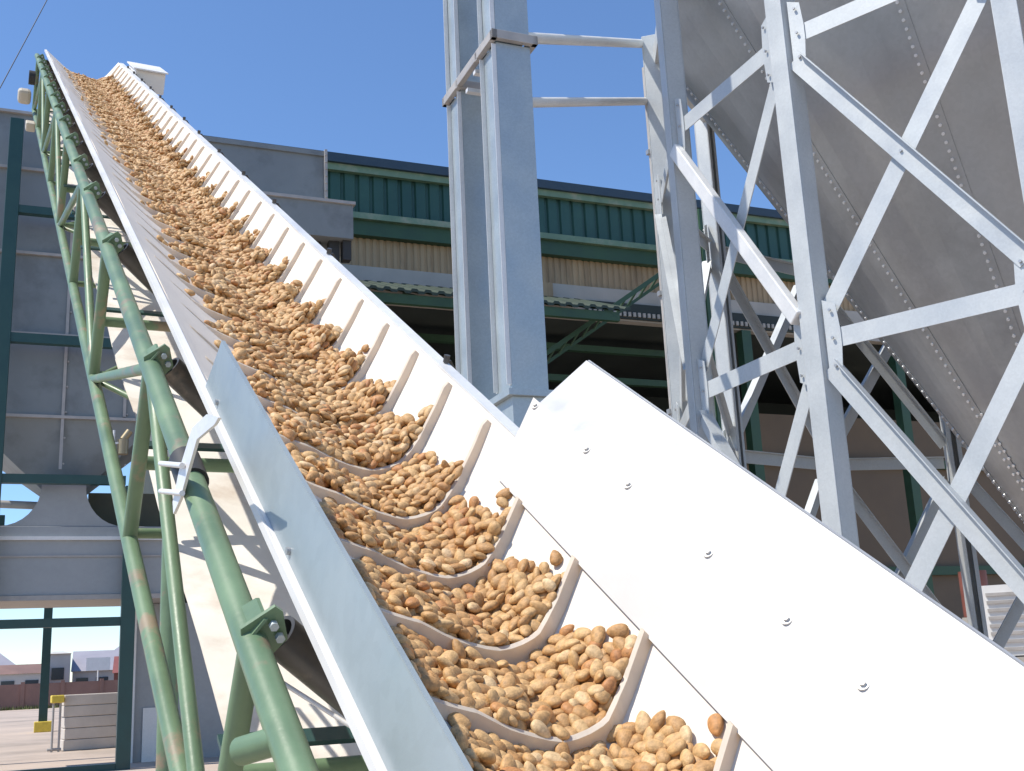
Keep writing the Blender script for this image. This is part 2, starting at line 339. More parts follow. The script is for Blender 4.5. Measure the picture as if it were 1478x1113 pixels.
# ------------------------------------------------------------------ rear post on yellow plinth
SP = thing('steel_post', P(.45, 40, 0), 'dark green steel post on a yellow painted plinth in the open yard', 'post')
m_ = MB(); ubox(m_, .32, .58, 39.9, 40.1, .3, 6); m_.build('post_shaft', MT['dgreen'], SP)
m_ = MB(); ubox(m_, .2, .72, 39.7, 40.3, 0, .32); m_.build('plinth', MT['yellow'], SP, bevel=.02)

# ------------------------------------------------------------------ pale block stack, its barrier post
def yard(x, dist):    # point on the yard at azimuth of a direction
    return np.array([sin(radians(x))*dist, cos(radians(x))*dist, 0.])
BK = thing('concrete_block_stack', yard(-20, 27), 'low stack of long pale concrete blocks behind the dark green post', 'block stack')
o = yard(-21.45, 27); ax = dirv(60); ay = dirv(-30)
for i in range(5):
    for j in range(2):
        m_ = MB(); sh = .02*random.uniform(-1, 1)
        m_.box(o+ax*(.95+1.92*j+sh)+ay*.25+Z*(.115+.232*i), ax*.94, ay*.25, Z*.112); m_.build('block', MT['block'], BK, bevel=.015)
BR = thing('barrier_post', o-ax*.25, 'short rusty barrier post with yellow cap beside the pale block stack', 'post')
m_ = MB()
for k in (-.07, .07): m_.tube(o-ax*.16+ax*k, o-ax*.16+ax*k+Z*1.0, .025, 8)
m_.tube(o-ax*.32+Z*.05, o-ax*.04+Z*.05, .03, 8); m_.build('post_shaft', MT['rib'], BR)
m_ = MB(); m_.box(o-ax*.16+Z*1.08, ax*.13, ay*.1, Z*.08); m_.build('cap', MT['yellow'], BR, bevel=.02)

# ------------------------------------------------------------------ boundary wall, houses
BW = thing('boundary_wall', yard(-24, 88), 'long low reddish brown boundary wall at the far edge of the yard', 'wall')
a, b_ = yard(-38, 92)*1.0, yard(-8, 92)
dd = (b_-a)/np.linalg.norm(b_-a); nn_ = np.array([dd[1], -dd[0], 0]); Lw = np.linalg.norm(b_-a)
m_ = MB(); m_.box((a+b_)/2+Z*.85, dd*Lw/2, nn_*.12, Z*.85); m_.build('wall_panel', MT['wallb'], BW)
k = 0.
while k < Lw:
    m_ = MB(); m_.box(a+dd*k+Z*.92, dd*.13, nn_*.2, Z*.92); m_.build('pier', MT['wallb'], BW); k += 2.6
a_w, dd_w, nn_w = a.copy(), dd.copy(), nn_.copy(); sgn_w = 1 if nn_w@(-(a_w+dd_w*Lw/2)) < 0 else -1
def house(name, az0, az1, dist, dep, eave, ridge, wall, roof, label, hip=False, wins=1):
    p0, p1 = yard(az0, dist), yard(az1, dist); c = (p0+p1)/2; x = (p1-p0)/2; L = np.linalg.norm(x); xn = x/L; y = np.array([-xn[1], xn[0], 0])*dep
    H = thing(name, c+y/2, label, 'house', 'houses beyond the boundary wall')
    m_ = MB(); m_.box(c+y/2+Z*eave/2, x, y/2, Z*eave/2); m_.build('wall', wall, H)
    xo = x*1.05; yo = y*1.04; e = Z*eave; rg = Z*ridge; ins = .35 if hip else 1.
    A = [c-xo-y*.03+e, c+xo-y*.03+e, c+xo+yo+e, c-xo+yo+e]; Rr = [c-xo*ins+y/2+rg, c+xo*ins+y/2+rg]
    m_ = MB(); m_.add(A+Rr, [(0, 1, 5, 4), (2, 3, 4, 5), (1, 2, 5), (3, 0, 4), (3, 2, 1, 0)]); ro = m_.build('roof', roof, H)
    for i in range(wins):
        q = c-x+2*x*(i+.5)/wins-y*.002; m_ = MB(); m_.box(q+Z*eave*.6-np.array([y[0], y[1], 0])*.004, xn*.5, y/dep*.03, Z*.5); m_.build('window', MT['glass'], H)
    return H
house('gabled_house', -26.3, -23.55, 112, 8, 3.3, 4.9, MT['plaster'], MT['greyroof'], 'grey roofed gabled house at the far left beyond the boundary wall', True, 2)
house('small_house', -24.4, -22.4, 104, 6, 2.6, 3.4, MT['plaster'], MT['brownroof'], 'small brown roofed house just left of the pale cube-shaped house', False, 2)
house('pale_house', -22.35, -21.3, 108, 7, 4.2, 4.5, MT['plaster'], MT['plaster'], 'pale cube-shaped house with flat top between brown and grey roofs', True, 1)
house('long_shed', -21.2, -18.6, 112, 10, 2.7, 4.6, MT['plaster'], MT['greyroof'], 'long low building with a plain pale grey roof', False, 3)
house('red_house', -19.4, -16.6, 100, 8, 2.3, 3.7, MT['red'], MT['redroof'], 'low house with dark red roof beside the green bushes', False, 2)
house('tall_house', -19.9, -16.2, 125, 10, 3.9, 6.2, MT['plaster'], MT['greyroof'], 'taller house with broad grey hipped roof behind the red one', True, 3)
sg = MB(); sg.box(yard(-20.1, 99)+Z*3.05, dirv(70)*.9, dirv(-20)*.05, Z*.5); sg.tube(yard(-20.1, 99.1), yard(-20.1, 99.1)+Z*2.6, .06, 6)
solo(sg, 'signboard', MT['white'], yard(-20.1, 99), 'small blank white signboard above the brown boundary wall', 'signboard')
def shrub(az, dist, r, h, label):
    c = yard(az, dist); mb = MB(); n = 900
    for i in range(n):
        d = rng.normal(size=3); d /= np.linalg.norm(d); rr = rng.uniform(.55, 1)*(1+.25*sin(d[0]*5+d[1]*7))
        p = c+np.array([d[0]*r*rr, d[1]*r*rr, max(.05, h/2+d[2]*h/2*rr)]); t1 = rng.normal(size=3); t1 /= np.linalg.norm(t1); t2 = np.cross(t1, rng.normal(size=3)); t2 /= np.linalg.norm(t2)
        s_ = rng.uniform(.1, .22)
        mb.add([p-t1*s_, p+t2*s_*.5, p+t1*s_, p-t2*s_*.5], [(0, 1, 2, 3)])
    S = thing('shrub', c, label, 'shrub', 'shrubs beyond the boundary wall'); mb.build('foliage', MT['leaf'], S)
    m_ = MB(); m_.tube(c, c+Z*h*.5, .12, 8, .05); m_.build('trunk', MT['brownroof'], S)
shrub(-17.6, 96, 2.2, 3.0, 'yellow-green shrub in front of the dark red roof')
shrub(-16.4, 96, 1.8, 3.3, 'greener shrub right of the yellow-green one, by the grey wall')

wd = MB()
for i in range(2600):
    k = rng.uniform(0, Lw); c_ = a_w+dd_w*k-nn_w*rng.uniform(.2, 1.4)*sgn_w; h_ = rng.uniform(.08, .35); q = rng.uniform(0, 2*pi); x_ = np.array([cos(q), sin(q), 0])*.05
    wd.add([c_-x_, c_+x_, c_+x_*.2+np.array([rng.uniform(-.1, .1), rng.uniform(-.1, .1), h_])], [(0, 1, 2)])
tag(wd.build('weeds', MT['leaf']), 'strip of dry green weeds along the foot of the brown boundary wall', 'weeds', kind='stuff')
# ------------------------------------------------------------------ overhead cable
cb = MB(); A = CAM+40*(fwd+rt*(-40-CX)/F-up*(190-CY)/F); B = CAM+52*(fwd+rt*(95-CX)/F-up*(-70-CY)/F)
pr = None
for i in range(50):
    t = -.9+i/10; q = A*(1-t)+B*t-Z*(.05*4*(t+.9)*(4-t))+Z*.4
    if pr is not None: cb.tube(pr, q, .022, 6, cap=False)
    pr = q
solo(cb, 'overhead_cable', MT['cable'], A, 'thin dark overhead cable crossing the sky at top left', 'cable')

# ------------------------------------------------------------------ right hand small things
CB = thing('louvered_cabinet', yard(22.6, 25), 'small white louvered cabinet standing behind the silo legs at far right', 'cabinet')
c = yard(22.75, 25)+ax*0; m_ = MB(); m_.box(c+Z*1.75, dirv(112)*.5, dirv(22)*.4, Z*.68); m_.build('housing', MT['white'], CB)
m_ = MB()
for i in range(8): m_.box(c-dirv(22)*.42+Z*(1.2+i*.15), dirv(112)*.42, dirv(22)*.015, Z*.03)
m_.build('louvers', MT['rib'], CB)
m_ = MB(); m_.box(c+Z*.52, dirv(112)*.6, dirv(22)*.5, Z*.52); m_.build('base', MT['concrete'], CB)
RB = thing('red_drum', yard(21.4, 25), 'faded red drum on a stand beside the white louvered cabinet', 'drum')
c = yard(21.35, 25); m_ = MB(); m_.tube(c+Z*1.85, c+Z*2.75, .27, 20); m_.build('drum_body', MT['red'], RB)
m_ = MB(); m_.box(c+Z*.92, dirv(112)*.3, dirv(22)*.3, Z*.92); m_.build('stand', MT['concrete'], RB)

# ------------------------------------------------------------------ bucket elevator
EO = np.array([0, 9.5, 0.])
EL = thing('bucket_elevator', EO+U*.17+V*.6, 'tall twin-trunk galvanised bucket elevator with bolted flanges and a collar', 'elevator')
def E(u, d, z): return EO+U*u+V*d+Z*z
def ebox(mb, u0, u1, d0, d1, z0, z1): return mb.box(E((u0+u1)/2, (d0+d1)/2, (z0+z1)/2), U*(u1-u0)/2, V*(d1-d0)/2, Z*(z1-z0)/2)
for d0 in (0, .95):
    m_ = MB(); ebox(m_, .0, .345, d0+.0, d0+.345, 3.62, 6.95); ebox(m_, .003, .342, d0+.003, d0+.342, 7.06, 12.5)
    tk = m_.build('trunk', MT['galv'], EL)
    for d1 in (d0-.0, d0+.31):          # bolted corner angles along the left side
        m_ = MB()
        for z0, z1 in ((3.66, 6.93), (7.07, 12.5)):
            ebox(m_, -.012, -.002, d1, d1+.036, z0, z1); ebox(m_, -.045, -.013, d1+.0, d1+.006, z0, z1)
        m_.build('corner_flange', MT['galvw'], EL, parent=tk)
    m_ = MB()
    for z in np.arange(3.75, 12.4, .12): m_.tube(E(-.003, d0+.06, z), E(-.016, d0+.06, z), .008, 6)
    m_.build('bolt_row', MT['bolt'], EL, parent=tk)
    m_ = MB()
    for z in (4.9, 6.1, 8.2): ebox(m_, -.02, .36, d0-.012, d0-.002, z, z+.012)
m_ = MB()
for a_ in ((-.06, .405, -.06, .0-.004), (-.06, .405, 1.3, 1.36), (-.06, -.004, -.06, 1.36), (.349, .405, -.06, 1.36)):
    ebox(m_, *a_, 6.96, 7.05)
ebox(m_, -.06, .405, .349, .40, 6.95, 7.04); ebox(m_, -.06, .405, .9, .946, 6.95, 7.04)
m_.build('collar', MT['rib'], EL, bevel=.004)
for dd_, zz in ((.5, 6.9), (.72, 6.82)):
    m_ = MB(); ebox(m_, -.03, .37, dd_-.03, dd_+.03, zz-.02, zz+.02); m_.build('spacer', MT['galvw'], EL)
m_ = MB()
ebox(m_, -.05, .395, -.05, 1.35, 3.56, 3.618); m_.build('bottom_flange', MT['galv'], EL)
m_ = MB(); ebox(m_, -.0, .345, .0, 1.3, 1.1, 3.558); m_.tube(E(-.05, .65, .75), E(.40, .65, .75), .7, 28); m_.build('boot', MT['galv'], EL)

# ------------------------------------------------------------------ silo
SCN = np.array([6.2656, 12.2141, 0.]); RL_ = 4.4; NL = 14
SI = thing('hopper_silo', SCN, 'large galvanised cone-bottom silo standing on a ring of braced steel legs', 'silo')
def ringdir(k):
    a = radians(234-k*360/NL); return np.array([sin(a), cos(a), 0.])
AZ0, PH = 1.15, radians(61.2)
cz = lambda r: AZ0+r*tan(PH)
m_ = MB(); n = 72
RC = 4.2; rs = [.28, 1.0, 2.0, 3.0, RC]
for i in range(n):
    a0, a1 = radians(i*360/n+4), radians((i+1)*360/n+4)
    for r_a, r_b in zip(rs, rs[1:]):
        m_.add([SCN+np.array([sin(a)*r, cos(a)*r, cz(r)]) for a, r in ((a0, r_a), (a1, r_a), (a1, r_b), (a0, r_b))], [(0, 1, 2, 3)], True)
cone = m_.build('hopper_cone', MT['cone'], SI)
bm_w = cone.data
seams = [224+30*k for k in range(12)]
for sa in seams:
    a = radians(sa); ra = np.array([sin(a), cos(a), 0]); ta = np.array([cos(a), -sin(a), 0]); nrm = ra*sin(PH)-Z*cos(PH)
    m_ = MB()
    m_.bar(SCN+ra*.3+Z*cz(.3)+nrm*.004, SCN+ra*(RC-.02)+Z*cz(RC-.02)+nrm*.004, ta*.045, nrm*.003)
    seam = m_.build('panel_seam', MT['cone'], SI, parent=cone)
    if abs(((sa-250+180) % 360)-180) < 100:
        m_ = MB(); r = .35
        while r < RC-.06:
            for o_ in ((.022,) if r > 1.4 else (.022, -.05)):
                q = SCN+ra*r+Z*cz(r)+ta*o_+nrm*.006
                m_.tube(q, q+nrm*.014, .018, 6)
            r += .043
        tag(m_.build('rivet_row', MT['boltw'], SI, parent=cone), kind='stuff')
m_ = MB(); n = 72
for i in range(n):
    a0, a1 = radians(i*5+4), radians(i*5+9)
    m_.add([SCN+np.array([sin(a)*RC, cos(a)*RC, z]) for a, z in ((a0, cz(RC)), (a1, cz(RC)), (a1, 15), (a0, 15))], [(0, 1, 2, 3)], True)
m_.build('shell', MT['galv'], SI)
m_ = MB(); m_.tube(SCN+Z*.8, SCN+Z*cz(.28), .28, 24); m_.build('outlet', MT['galv'], SI)
m_ = MB()
for k in range(NL):
    p, q = SCN+ringdir(k)*4.3+Z*8.9, SCN+ringdir(k+1)*4.3+Z*8.9
    m_.bar(p, q, Z*.12, (ringdir(k)+ringdir(k+1))*.04)
m_.build('ring_beam', MT['leg'], SI)
H1, H2 = 3.93, 6.87
for k in range(-5, NL-5):
    rd = ringdir(k); tn = np.array([rd[1], -rd[0], 0.]); p = SCN+rd*RL_
    hw = .095
    m_ = MB(); m_.box(p+rd*.10+Z*4.6, tn*hw, rd*.006, Z*4.6)
    for sgn in (-1, 1):
        m_.box(p+rd*-.004+tn*sgn*(hw-.005)+Z*4.6, tn*.005, rd*.097, Z*4.6)
        m_.box(p-rd*.107+tn*sgn*(hw-.03)+Z*4.6, tn*.03, rd*.005, Z*4.6)
    leg = m_.build('leg', MT['leg'], SI, bevel=.006)
    m_ = MB(); m_.box(p+Z*.012, tn*.2, rd*.2, Z*.012); m_.build('base_plate', MT['leg'], SI, parent=leg)
    # panel to the next leg: struts, crossing diagonals, gussets
    q = SCN+ringdir(k+1)*RL_; e = (q-p)/np.linalg.norm(q-p); LP = np.linalg.norm(q-p); out = np.cross(Z, e); out = out if out@(rd+ringdir(k+1)) > 0 else -out
    pl = p+out*.05
    A = lambda s, z, o_=0.: pl+e*s+Z*z+out*o_
    s0, s1 = .14, LP-.14
    def member(a, b, o_, w=.08, flip=1, lip=0):
        d_ = (b-a)/np.linalg.norm(b-a); wv = np.cross(d_, out); wv /= np.linalg.norm(wv)
        if wv[2] < 0: wv = -wv
        mm = MB(); mm.bar(a+out*o_, b+out*o_, wv*w, out*.005)
        mm.bar(a+out*(o_-.033)+wv*flip*(w-.005), b+out*(o_-.033)+wv*flip*(w-.005), wv*.005, out*.028)
        if lip: mm.bar(a+out*(o_+.04)+wv*(w-.005), b+out*(o_+.04)+wv*(w-.005), wv*.005, out*.034)
        return mm
    front = k in (-3, -2, -1, 0, 1, 2)
    for z in (H1, H2):
        member(A(s0, z), A(s1, z), .0, .085).build('strut', MT['leg'], SI)
    for (za, zb, o_) in ((H2-.25, H1+.25, .022), (H1+.25, H2-.25, -.05+.012), (H1-.25, 1.1, .022), (1.1, H1-.25, -.038)):
        if k == -1 and za == H2-.25:
            a_, b_ = A(s0-.04, za), A(s1+.04, zb); d_ = (b_-a_)/np.linalg.norm(b_-a_); wv = np.cross(d_, out); wv /= np.linalg.norm(wv)
            mm = MB(); mm.bar(a_+out*.06, b_+out*.06, wv*.075, out*.045); mm.build('brace', MT['galvw'], SI, bevel=.012); continue  # lighter metal puts the sun on this brace into its colour
        member(A(s0-.02, za), A(s1+.02, zb), o_, .082, lip=(za > zb)).build('brace', MT['leg'], SI)
    if front:
        for z in (H1, H2):
            for s_, sg in ((.105, 1), (LP-.105, -1)):
                m_ = MB(); m_.prism([A(s_, z-.36, .008), A(s_, z+.36, .008), A(s_+sg*.12, z+.30, .008), A(s_+sg*.14, z+.07, .008), A(s_+sg*.14, z-.07, .008), A(s_+sg*.12, z-.30, .008)], out*.008)
                gs = m_.build('gusset', MT['leg'], SI)
                for zz in (-.25, 0, .25):
                    m_ = MB(); m_.tube(A(s_+sg*.07, z+zz, .03), A(s_+sg*.07, z+zz, .045), .014, 6); m_.build('bolt', MT['bolt'], SI, parent=gs)
        for z in ((H1+H2)/2,):
            m_ = MB(); m_.tube(A(LP/2, z, .0), A(LP/2, z, .042), .014, 6); m_.build('bolt', MT['bolt'], SI)

# tie tubes between elevator and silo
K = SCN+ringdir(-2)*RL_
def solve_z(px, py, base):
    dr = fwd+rt*(px-CX)/F-up*(py-CY)/F; k = np.hypot(*base[:2])/np.hypot(*dr[:2]); return CZ+k*dr[2]
e0 = E(.36, .2, 0); e1 = K-U*.0+ringdir(-2)*.12
for (ya, yb, rr) in ((53, 62, .055), (147, 146, .05)):
    a = e0.copy(); a[2] = solve_z(775, ya, a); b_ = e1.copy(); b_[2] = solve_z(935, yb, b_)
    m_ = MB(); m_.tube(a, b_, rr, 16); m_.build('tie_tube', MT['galvw'], EL)

# slim conduit clipped to the outermost silo leg
base = SCN+ringdir(-2)*RL_+ringdir(-2)*.12
m_ = MB(); m_.tube(base+Z*.4, base+Z*8.8, .022, 10); m_.build('conduit', MT['rib'], SI)
for z in (2.2, 4.2, 5.7, 7.6):
    m_ = MB(); m_.box(base+Z*z, U*.05, V*.03, Z*.03); m_.build('clip', MT['bolt'], SI)

# ------------------------------------------------------------------ belt conveyor
dV = dirv(-26.42, 33.05); lV = np.array([dV[1], -dV[0], 0]); lV /= np.linalg.norm(lV); nV = np.cross(lV, dV)
def W(l, n, t): return CAM+lV*l+nV*n+dV*t
CO = W(.89, -1.45, .3); CO[2] = 0
CV = thing('belt_conveyor', CO, 'inclined white cleated belt conveyor on a green pipe truss with side boards', 'conveyor')
T0, T1 = .15, 13.35
def lbox(mb, l0, l1, n0, n1, t0, t1):
    return mb.box(W((l0+l1)/2, (n0+n1)/2, (t0+t1)/2), lV*(l1-l0)/2, nV*(n1-n0)/2, dV*(t1-t0)/2)
P0 = [(.545, -.918), (.80, -1.11), (1.07, -1.17), (1.25, -.905)]
def chaikin(p, k=3):
    for _ in range(k):
        q = [p[0]]
        for a, b in zip(p, p[1:]):
            q += [tuple(.75*a[i]+.25*b[i] for i in (0, 1)), tuple(.25*a[i]+.75*b[i] for i in (0, 1))]
        q.append(p[-1]); p = q
    return p
_p = np.array(chaikin(P0)); _s = np.r_[0, np.cumsum(np.hypot(*np.diff(_p, axis=0).T))]; SL = _s[-1]
def prof(s, off=0.):
    s = np.asarray(s, float)
    a = np.stack([np.interp(s, _s, _p[:, 0]), np.interp(s, _s, _p[:, 1])], -1)
    e = .012; b0 = np.stack([np.interp(s-e, _s, _p[:, 0]), np.interp(s-e, _s, _p[:, 1])], -1); b1 = np.stack([np.interp(s+e, _s, _p[:, 0]), np.interp(s+e, _s, _p[:, 1])], -1)
    tg = b1-b0; tg /= np.linalg.norm(tg, axis=-1, keepdims=True)
    return a+np.stack([-tg[..., 1], tg[..., 0]], -1)*off
def shift(s):   # how far the U-shaped cleat bows downhill
    return np.interp(s, [0, .08, .17, .22, .31, .38, .50, .61, .67, .79, .865], [-.05, -.09, -.115, -.14, -.145, -.168, -.182, -.172, -.13, -.055, 0])
# belt sheet
NS = 40; ts = np.arange(T0, T1+.01, .1); ss = np.linspace(0, SL, NS)
def sweep(mb, off):
    pr = prof(ss, off); vs = []
    for t in ts:
        sag = .003*sin(t*2*pi/1.4)
        vs += [W(a, b-sag, t) for a, b in pr]
    return vs
m_ = MB(); top = sweep(m_, 0); bot = sweep(m_, -.008); nt_ = len(ts)
fs = [(i*NS+j, i*NS+j+1, (i+1)*NS+j+1, (i+1)*NS+j) for i in range(nt_-1) for j in range(NS-1)]
m_.add(top, [f[::1] for f in fs], True); m_.add(bot, [f[::-1] for f in fs], True)
m_.add([x for i in range(nt_) for x in (top[i*NS], bot[i*NS])], [(2*i, 2*i+2, 2*i+3, 2*i+1) for i in range(nt_-1)])
m_.add([x for i in range(nt_) for x in (top[i*NS+NS-1], bot[i*NS+NS-1])], [(2*i+1, 2*i+3, 2*i+2, 2*i) for i in range(nt_-1)])
belt = m_.build('belt', MT['belt'], CV)
# cleats
STEP = .3; TC = [2.553+STEP*k for k in range(-7, 36)]
HC = .037
for tc in TC:
    m_ = MB(); vs = []; cs = np.linspace(.06, (SL-.012) if tc > 2.45 else .785, 44); n = len(cs)
    h = HC*np.interp(cs, [.5, .7], [1, float(np.interp(tc, [2.6, 4], [1, .62]))])*np.clip((cs-.05)/.05, .25, 1)*np.interp(cs, [0, .17, .23, .32, .6, .70, SL-.03, SL-.01], [.06, .12, .45, .95, 1, .72, .62, .4])
    for j, s in enumerate(cs):
        a = prof(s, .0); b = prof(s, h[j]); t = tc+float(shift(s)); th = .007; ww = .011
        vs += [W(*a, t-ww), W(*b, t-th), W(*b, t+th), W(*a, t+ww)]
    fs = []
    for j in range(n-1):
        o = 4*j
        fs += [(o, o+4, o+5, o+1), (o+1, o+5, o+6, o+2), (o+2, o+6, o+7, o+3)]
    fs += [(0, 1, 2, 3), (4*n-1, 4*n-2, 4*n-3, 4*n-4)]
    m_.add(vs, fs); m_.build('cleat', MT['cleat'], CV, parent=belt)
# return belt under the truss
m_ = MB(); vs = []; vb = []
rl = np.linspace(.535, 1.24, 12)
tr_ = np.arange(-.4, 13.2, .2)
for t in tr_:
    for i, l_ in enumerate(rl):
        z_ = -1.45-.012*sin(t*2*pi/1.4)-.006*sin(i*.7+t*3); vs.append(W(l_, z_, t)); vb.append(W(l_, z_-.008, t))
k_ = len(rl); fs = [(i*k_+j, i*k_+j+1, (i+1)*k_+j+1, (i+1)*k_+j) for i in range(len(tr_)-1) for j in range(k_-1)]
m_.add(vs, fs, True); m_.add(vb, [f[::-1] for f in fs], True)
m_.build('return_belt', MT['return'], CV)
# side rails
m_ = MB(); lbox(m_, .509, .514, -.922, -.903, T0, 13.3); lbox(m_, .5145, .530, -.908, -.903, T0, 13.3); m_.build('side_rail', MT['rail'], CV)
m_ = MB(); m_.prism([W(.5305, -.9075, T0), W(.556, -.9265, T0), W(.556, -.9295, T0), W(.5305, -.9105, T0)], dV*(13.3-T0)); m_.build('belt_skirt', MT['belt'], CV)
m_ = MB(); lbox(m_, 1.258, 1.263, -.95, -.903, T0, 13.3); lbox(m_, 1.2635, 1.295, -.908, -.903, T0, 13.3); m_.build('side_rail', MT['galvw'], CV)
# truss
JT = [.2+1.4*k for k in range(10)]
NU, NLw, LL, LR = -.974, -1.492, .44, 1.345
RP = .0265
for side, lc in (('l', LL), ('r', LR)):
    m_ = MB(); m_.tube(W(lc, NU, -.3), W(lc, NU, 13.2), RP, 20); m_.build('upper_chord', MT['green'], CV)
    m_ = MB(); m_.tube(W(lc, NLw, -.4), W(lc, NLw, 12.9), .0225, 18); m_.build('lower_chord', MT['green'], CV)
    for i, t in enumerate(JT):
        m_ = MB(); m_.tube(W(lc, NU, t), W(lc, NLw, t+.02), .021 if side == 'l' else .018, 14); m_.build('post', MT['green'], CV)
        if i % 2 == 0:
            for d_ in (-1.4, 1.4):
                if -.3 < t+d_ < 12.9 and i > 0:
                    m_ = MB(); m_.tube(W(lc, NU, t), W(lc, NLw, t+d_), .017, 14); m_.build('diagonal', MT['green'], CV)
# cross members top and bottom
for t in JT:
    for nn2, r_ in ((-1.275, .02), (NLw, .015)):
        m_ = MB(); m_.tube(W(LL, nn2, t+.06), W(LR, nn2, t+.06), r_, 12); m_.build('cross_member', MT['green'], CV)
for i in range(len(JT)-1):
    m_ = MB(); a, b = (LL, LR) if i % 2 else (LR, LL); m_.tube(W(a, NLw-.0, JT[i]), W(b, NLw-.0, JT[i+1]), .012, 10); m_.build('cross_brace', MT['green'], CV)
m_ = MB(); m_.tube(W(.395, -1.035, 1.405), W(LL, NU, 1.345), .021, 16); m_.build('stub_pipe', MT['green'], CV)
# dark collar around the near upper chord
m_ = MB(); m_.tube(W(LL, NU, 2.24), W(LL, NU, 2.36), .034, 20); m_.build('dark_collar', MT['dark'], CV)
# idler sets
RT = [1.64+.7*k*2 for k in range(0, 3)]+[5.5, 6.3, 7.1, 7.9, 8.6, 9.3, 10.0, 10.7, 11.4, 12.1, 12.7]
RT = [.24]+RT
def mid(s0, s1, off): 
    a, b = prof(s0, off), prof(s1, off); return a, b
for t in RT:
    a, b = prof(.03, -.045), prof(.315, -.045)
    c0, c1 = prof(.35, -.062), prof(.57, -.062)
    e0_, e1_ = prof(.61, -.056), prof(.86, -.054)
    m_ = MB(); a = (.493, -.982); b = (.71, -1.168); m_.tube(W(*a, t), W(*b, t), .036, 24, hole=.029); ro = m_.build('wing_roller', MT['roller'], CV)
    m_ = MB(); m_.tube(W(a[0]-.035, a[1]+.03, t), W(a[0]+.02, a[1]-.017, t), .009, 10); m_.build('axle', MT['galv'], CV, parent=ro)
    m_ = MB(); m_.tube(W(*c0, t+.02), W(*c1, t+.02), .037, 20); m_.build('centre_roller', MT['roller'], CV)
    m_ = MB(); m_.tube(W(*e0_, t), W(*e1_, t), .037, 24); ro2 = m_.build('wing_roller', MT['roller'], CV)
    # slotted bracket welded to the chord
    m_ = MB()
    def pt(l_, n_): return W(l_, n_, t-.045)
    m_.prism([pt(.425, -.985), pt(.47, -1.0), pt(.497, -.965), pt(.482, -.915), pt(.468, -.905), pt(.418, -.945)], dV*.008)
    m_.prism([W(.425, -.96, t-.06), W(.425, -.96, t+.04), W(.452, -.925, t+.02), W(.452, -.925, t-.05)], lV*.006)
    m_.build('idler_bracket', MT['green'], CV)
    m_ = MB()
    for q_ in (0, 1): m_.tube(pt(.468+.013*q_, -.935-.022*q_)-dV*.004, pt(.468+.013*q_, -.935-.022*q_)-dV*.014, .008, 6)
    m_.build('bolts', MT['galv'], CV)
    m_ = MB(); m_.prism([W(1.32, -.985, t), W(1.26, -.99, t), W(1.275, -.905, t), W(1.31, -.90, t), W(1.35, -.95, t)], dV*.008)
    m_.tube(W(1.285, -.9, t-.02), W(1.285, -.878, t-.02), .010, 8); m_.build('idler_bracket', MT['roller'], CV)
    m_ = MB(); lbox(m_, LL, LR, -1.245, -1.235, t+.05, t+.09); m_.build('idler_bar', MT['dgreen'], CV)
# thin return rod near the rail
m_ = MB(); m_.tube(W(.46, -1.03, 1.62), W(.64, -1.06, 1.40), .004, 8); m_.build('rod', MT['galvw'], CV)

# left side board, zinc sheet standing on the rail
m_ = MB(); m_.prism([W(.522, -.902, .1), W(.533, -.768, .1), W(.533, -.768, 2.60), W(.522, -.902, 2.66)], lV*.003)
m_.bar(W(.5365, -.7665, .1), W(.5365, -.7665, 2.598), lV*.004, nV*.002)
sb = m_.build('side_board', MT['zinc'], CV, label='pale blue-grey zinc side board on the left rail')
for t in (1.0, 1.75, 2.5):
    m_ = MB(); m_.tube(W(.517, -.885, t), W(.528, -.885, t), .007, 10); m_.build('bolt', MT['bolt'], CV, parent=sb)
# right side boards
def plate(p0, p1, ta0, ta1, tb, th):
    # sheet between section points p0 and p1, near end tb, far ends ta0 / ta1, thickness th outward
    d_ = np.array(p1)-np.array(p0); nn2 = np.array([d_[1], -d_[0]]); nn2 /= np.linalg.norm(nn2); nn2 *= th
    mb = MB(); mb.prism([W(*p0, tb), W(*p1, tb), W(*p1, ta1), W(*p0, ta0)], lV*nn2[0]+nV*nn2[1]); return mb
rb = plate((1.185, -.980), (1.300, -.806), 2.335, 2.455, .1, .004).build('side_board', MT['board'], CV, label='white lower side board on the right rail')
ub = plate((1.2955, -.8235), (1.432, -.700), 2.425, 2.46, .1, -.002)
ub.bar(W(1.437, -.6985, .1), W(1.437, -.6985, 2.459), lV*.003, nV*.0015)
ubo = ub.build('side_board', MT['ugalv'], CV, label='bright upper flared side board on the right')
bo = [(787, 592), (872, 662), (940, 717), (1072, 822), (1190, 926), (1318, 1032)]
qa, qb = W(1.283, -.832, 0), W(1.432, -.700, 0); pn = np.cross(dV, qb-qa); pn /= np.linalg.norm(pn)
if pn@lV > 0: pn = -pn                      # towards the belt
for t in (2.42, 2.13, 1.93, 1.61, 1.36, 1.16, .9):
    q = W(1.296, -.8205, t)+pn*.003
    m_ = MB(); m_.tube(q, q+pn*.004, .011, 14); m_.tube(q+pn*.004, q+pn*.009, .006, 6); m_.build('bolt', MT['boltg'], CV, parent=ubo)
# galvanised hanger strap tying the board to the truss
def S2(px, py, l_):
    dr = fwd+rt*(px-CX)/F-up*(py-CY)/F; return CAM+dr*(l_/(dr@lV))
hs = MB(); hs.prism([S2(x, y, .405) for x, y in ((298, 598), (315, 603), (309, 613), (284, 634), (277, 618))], lV*.006)
hs.prism([S2(x, y, .405) for x, y in ((277, 618), (284, 634), (268, 690), (260, 720), (250, 742), (249, 725), (258, 680))], lV*.006)
hst = hs.build('hanger_strap', MT['galvw'], CV)
hs = MB()
for y in (669, 709): hs.tube(S2(232, y, .405), S2(263, y+3, .398), .006, 8)
hs.build('strap_bolts', MT['galvw'], CV, parent=hst)
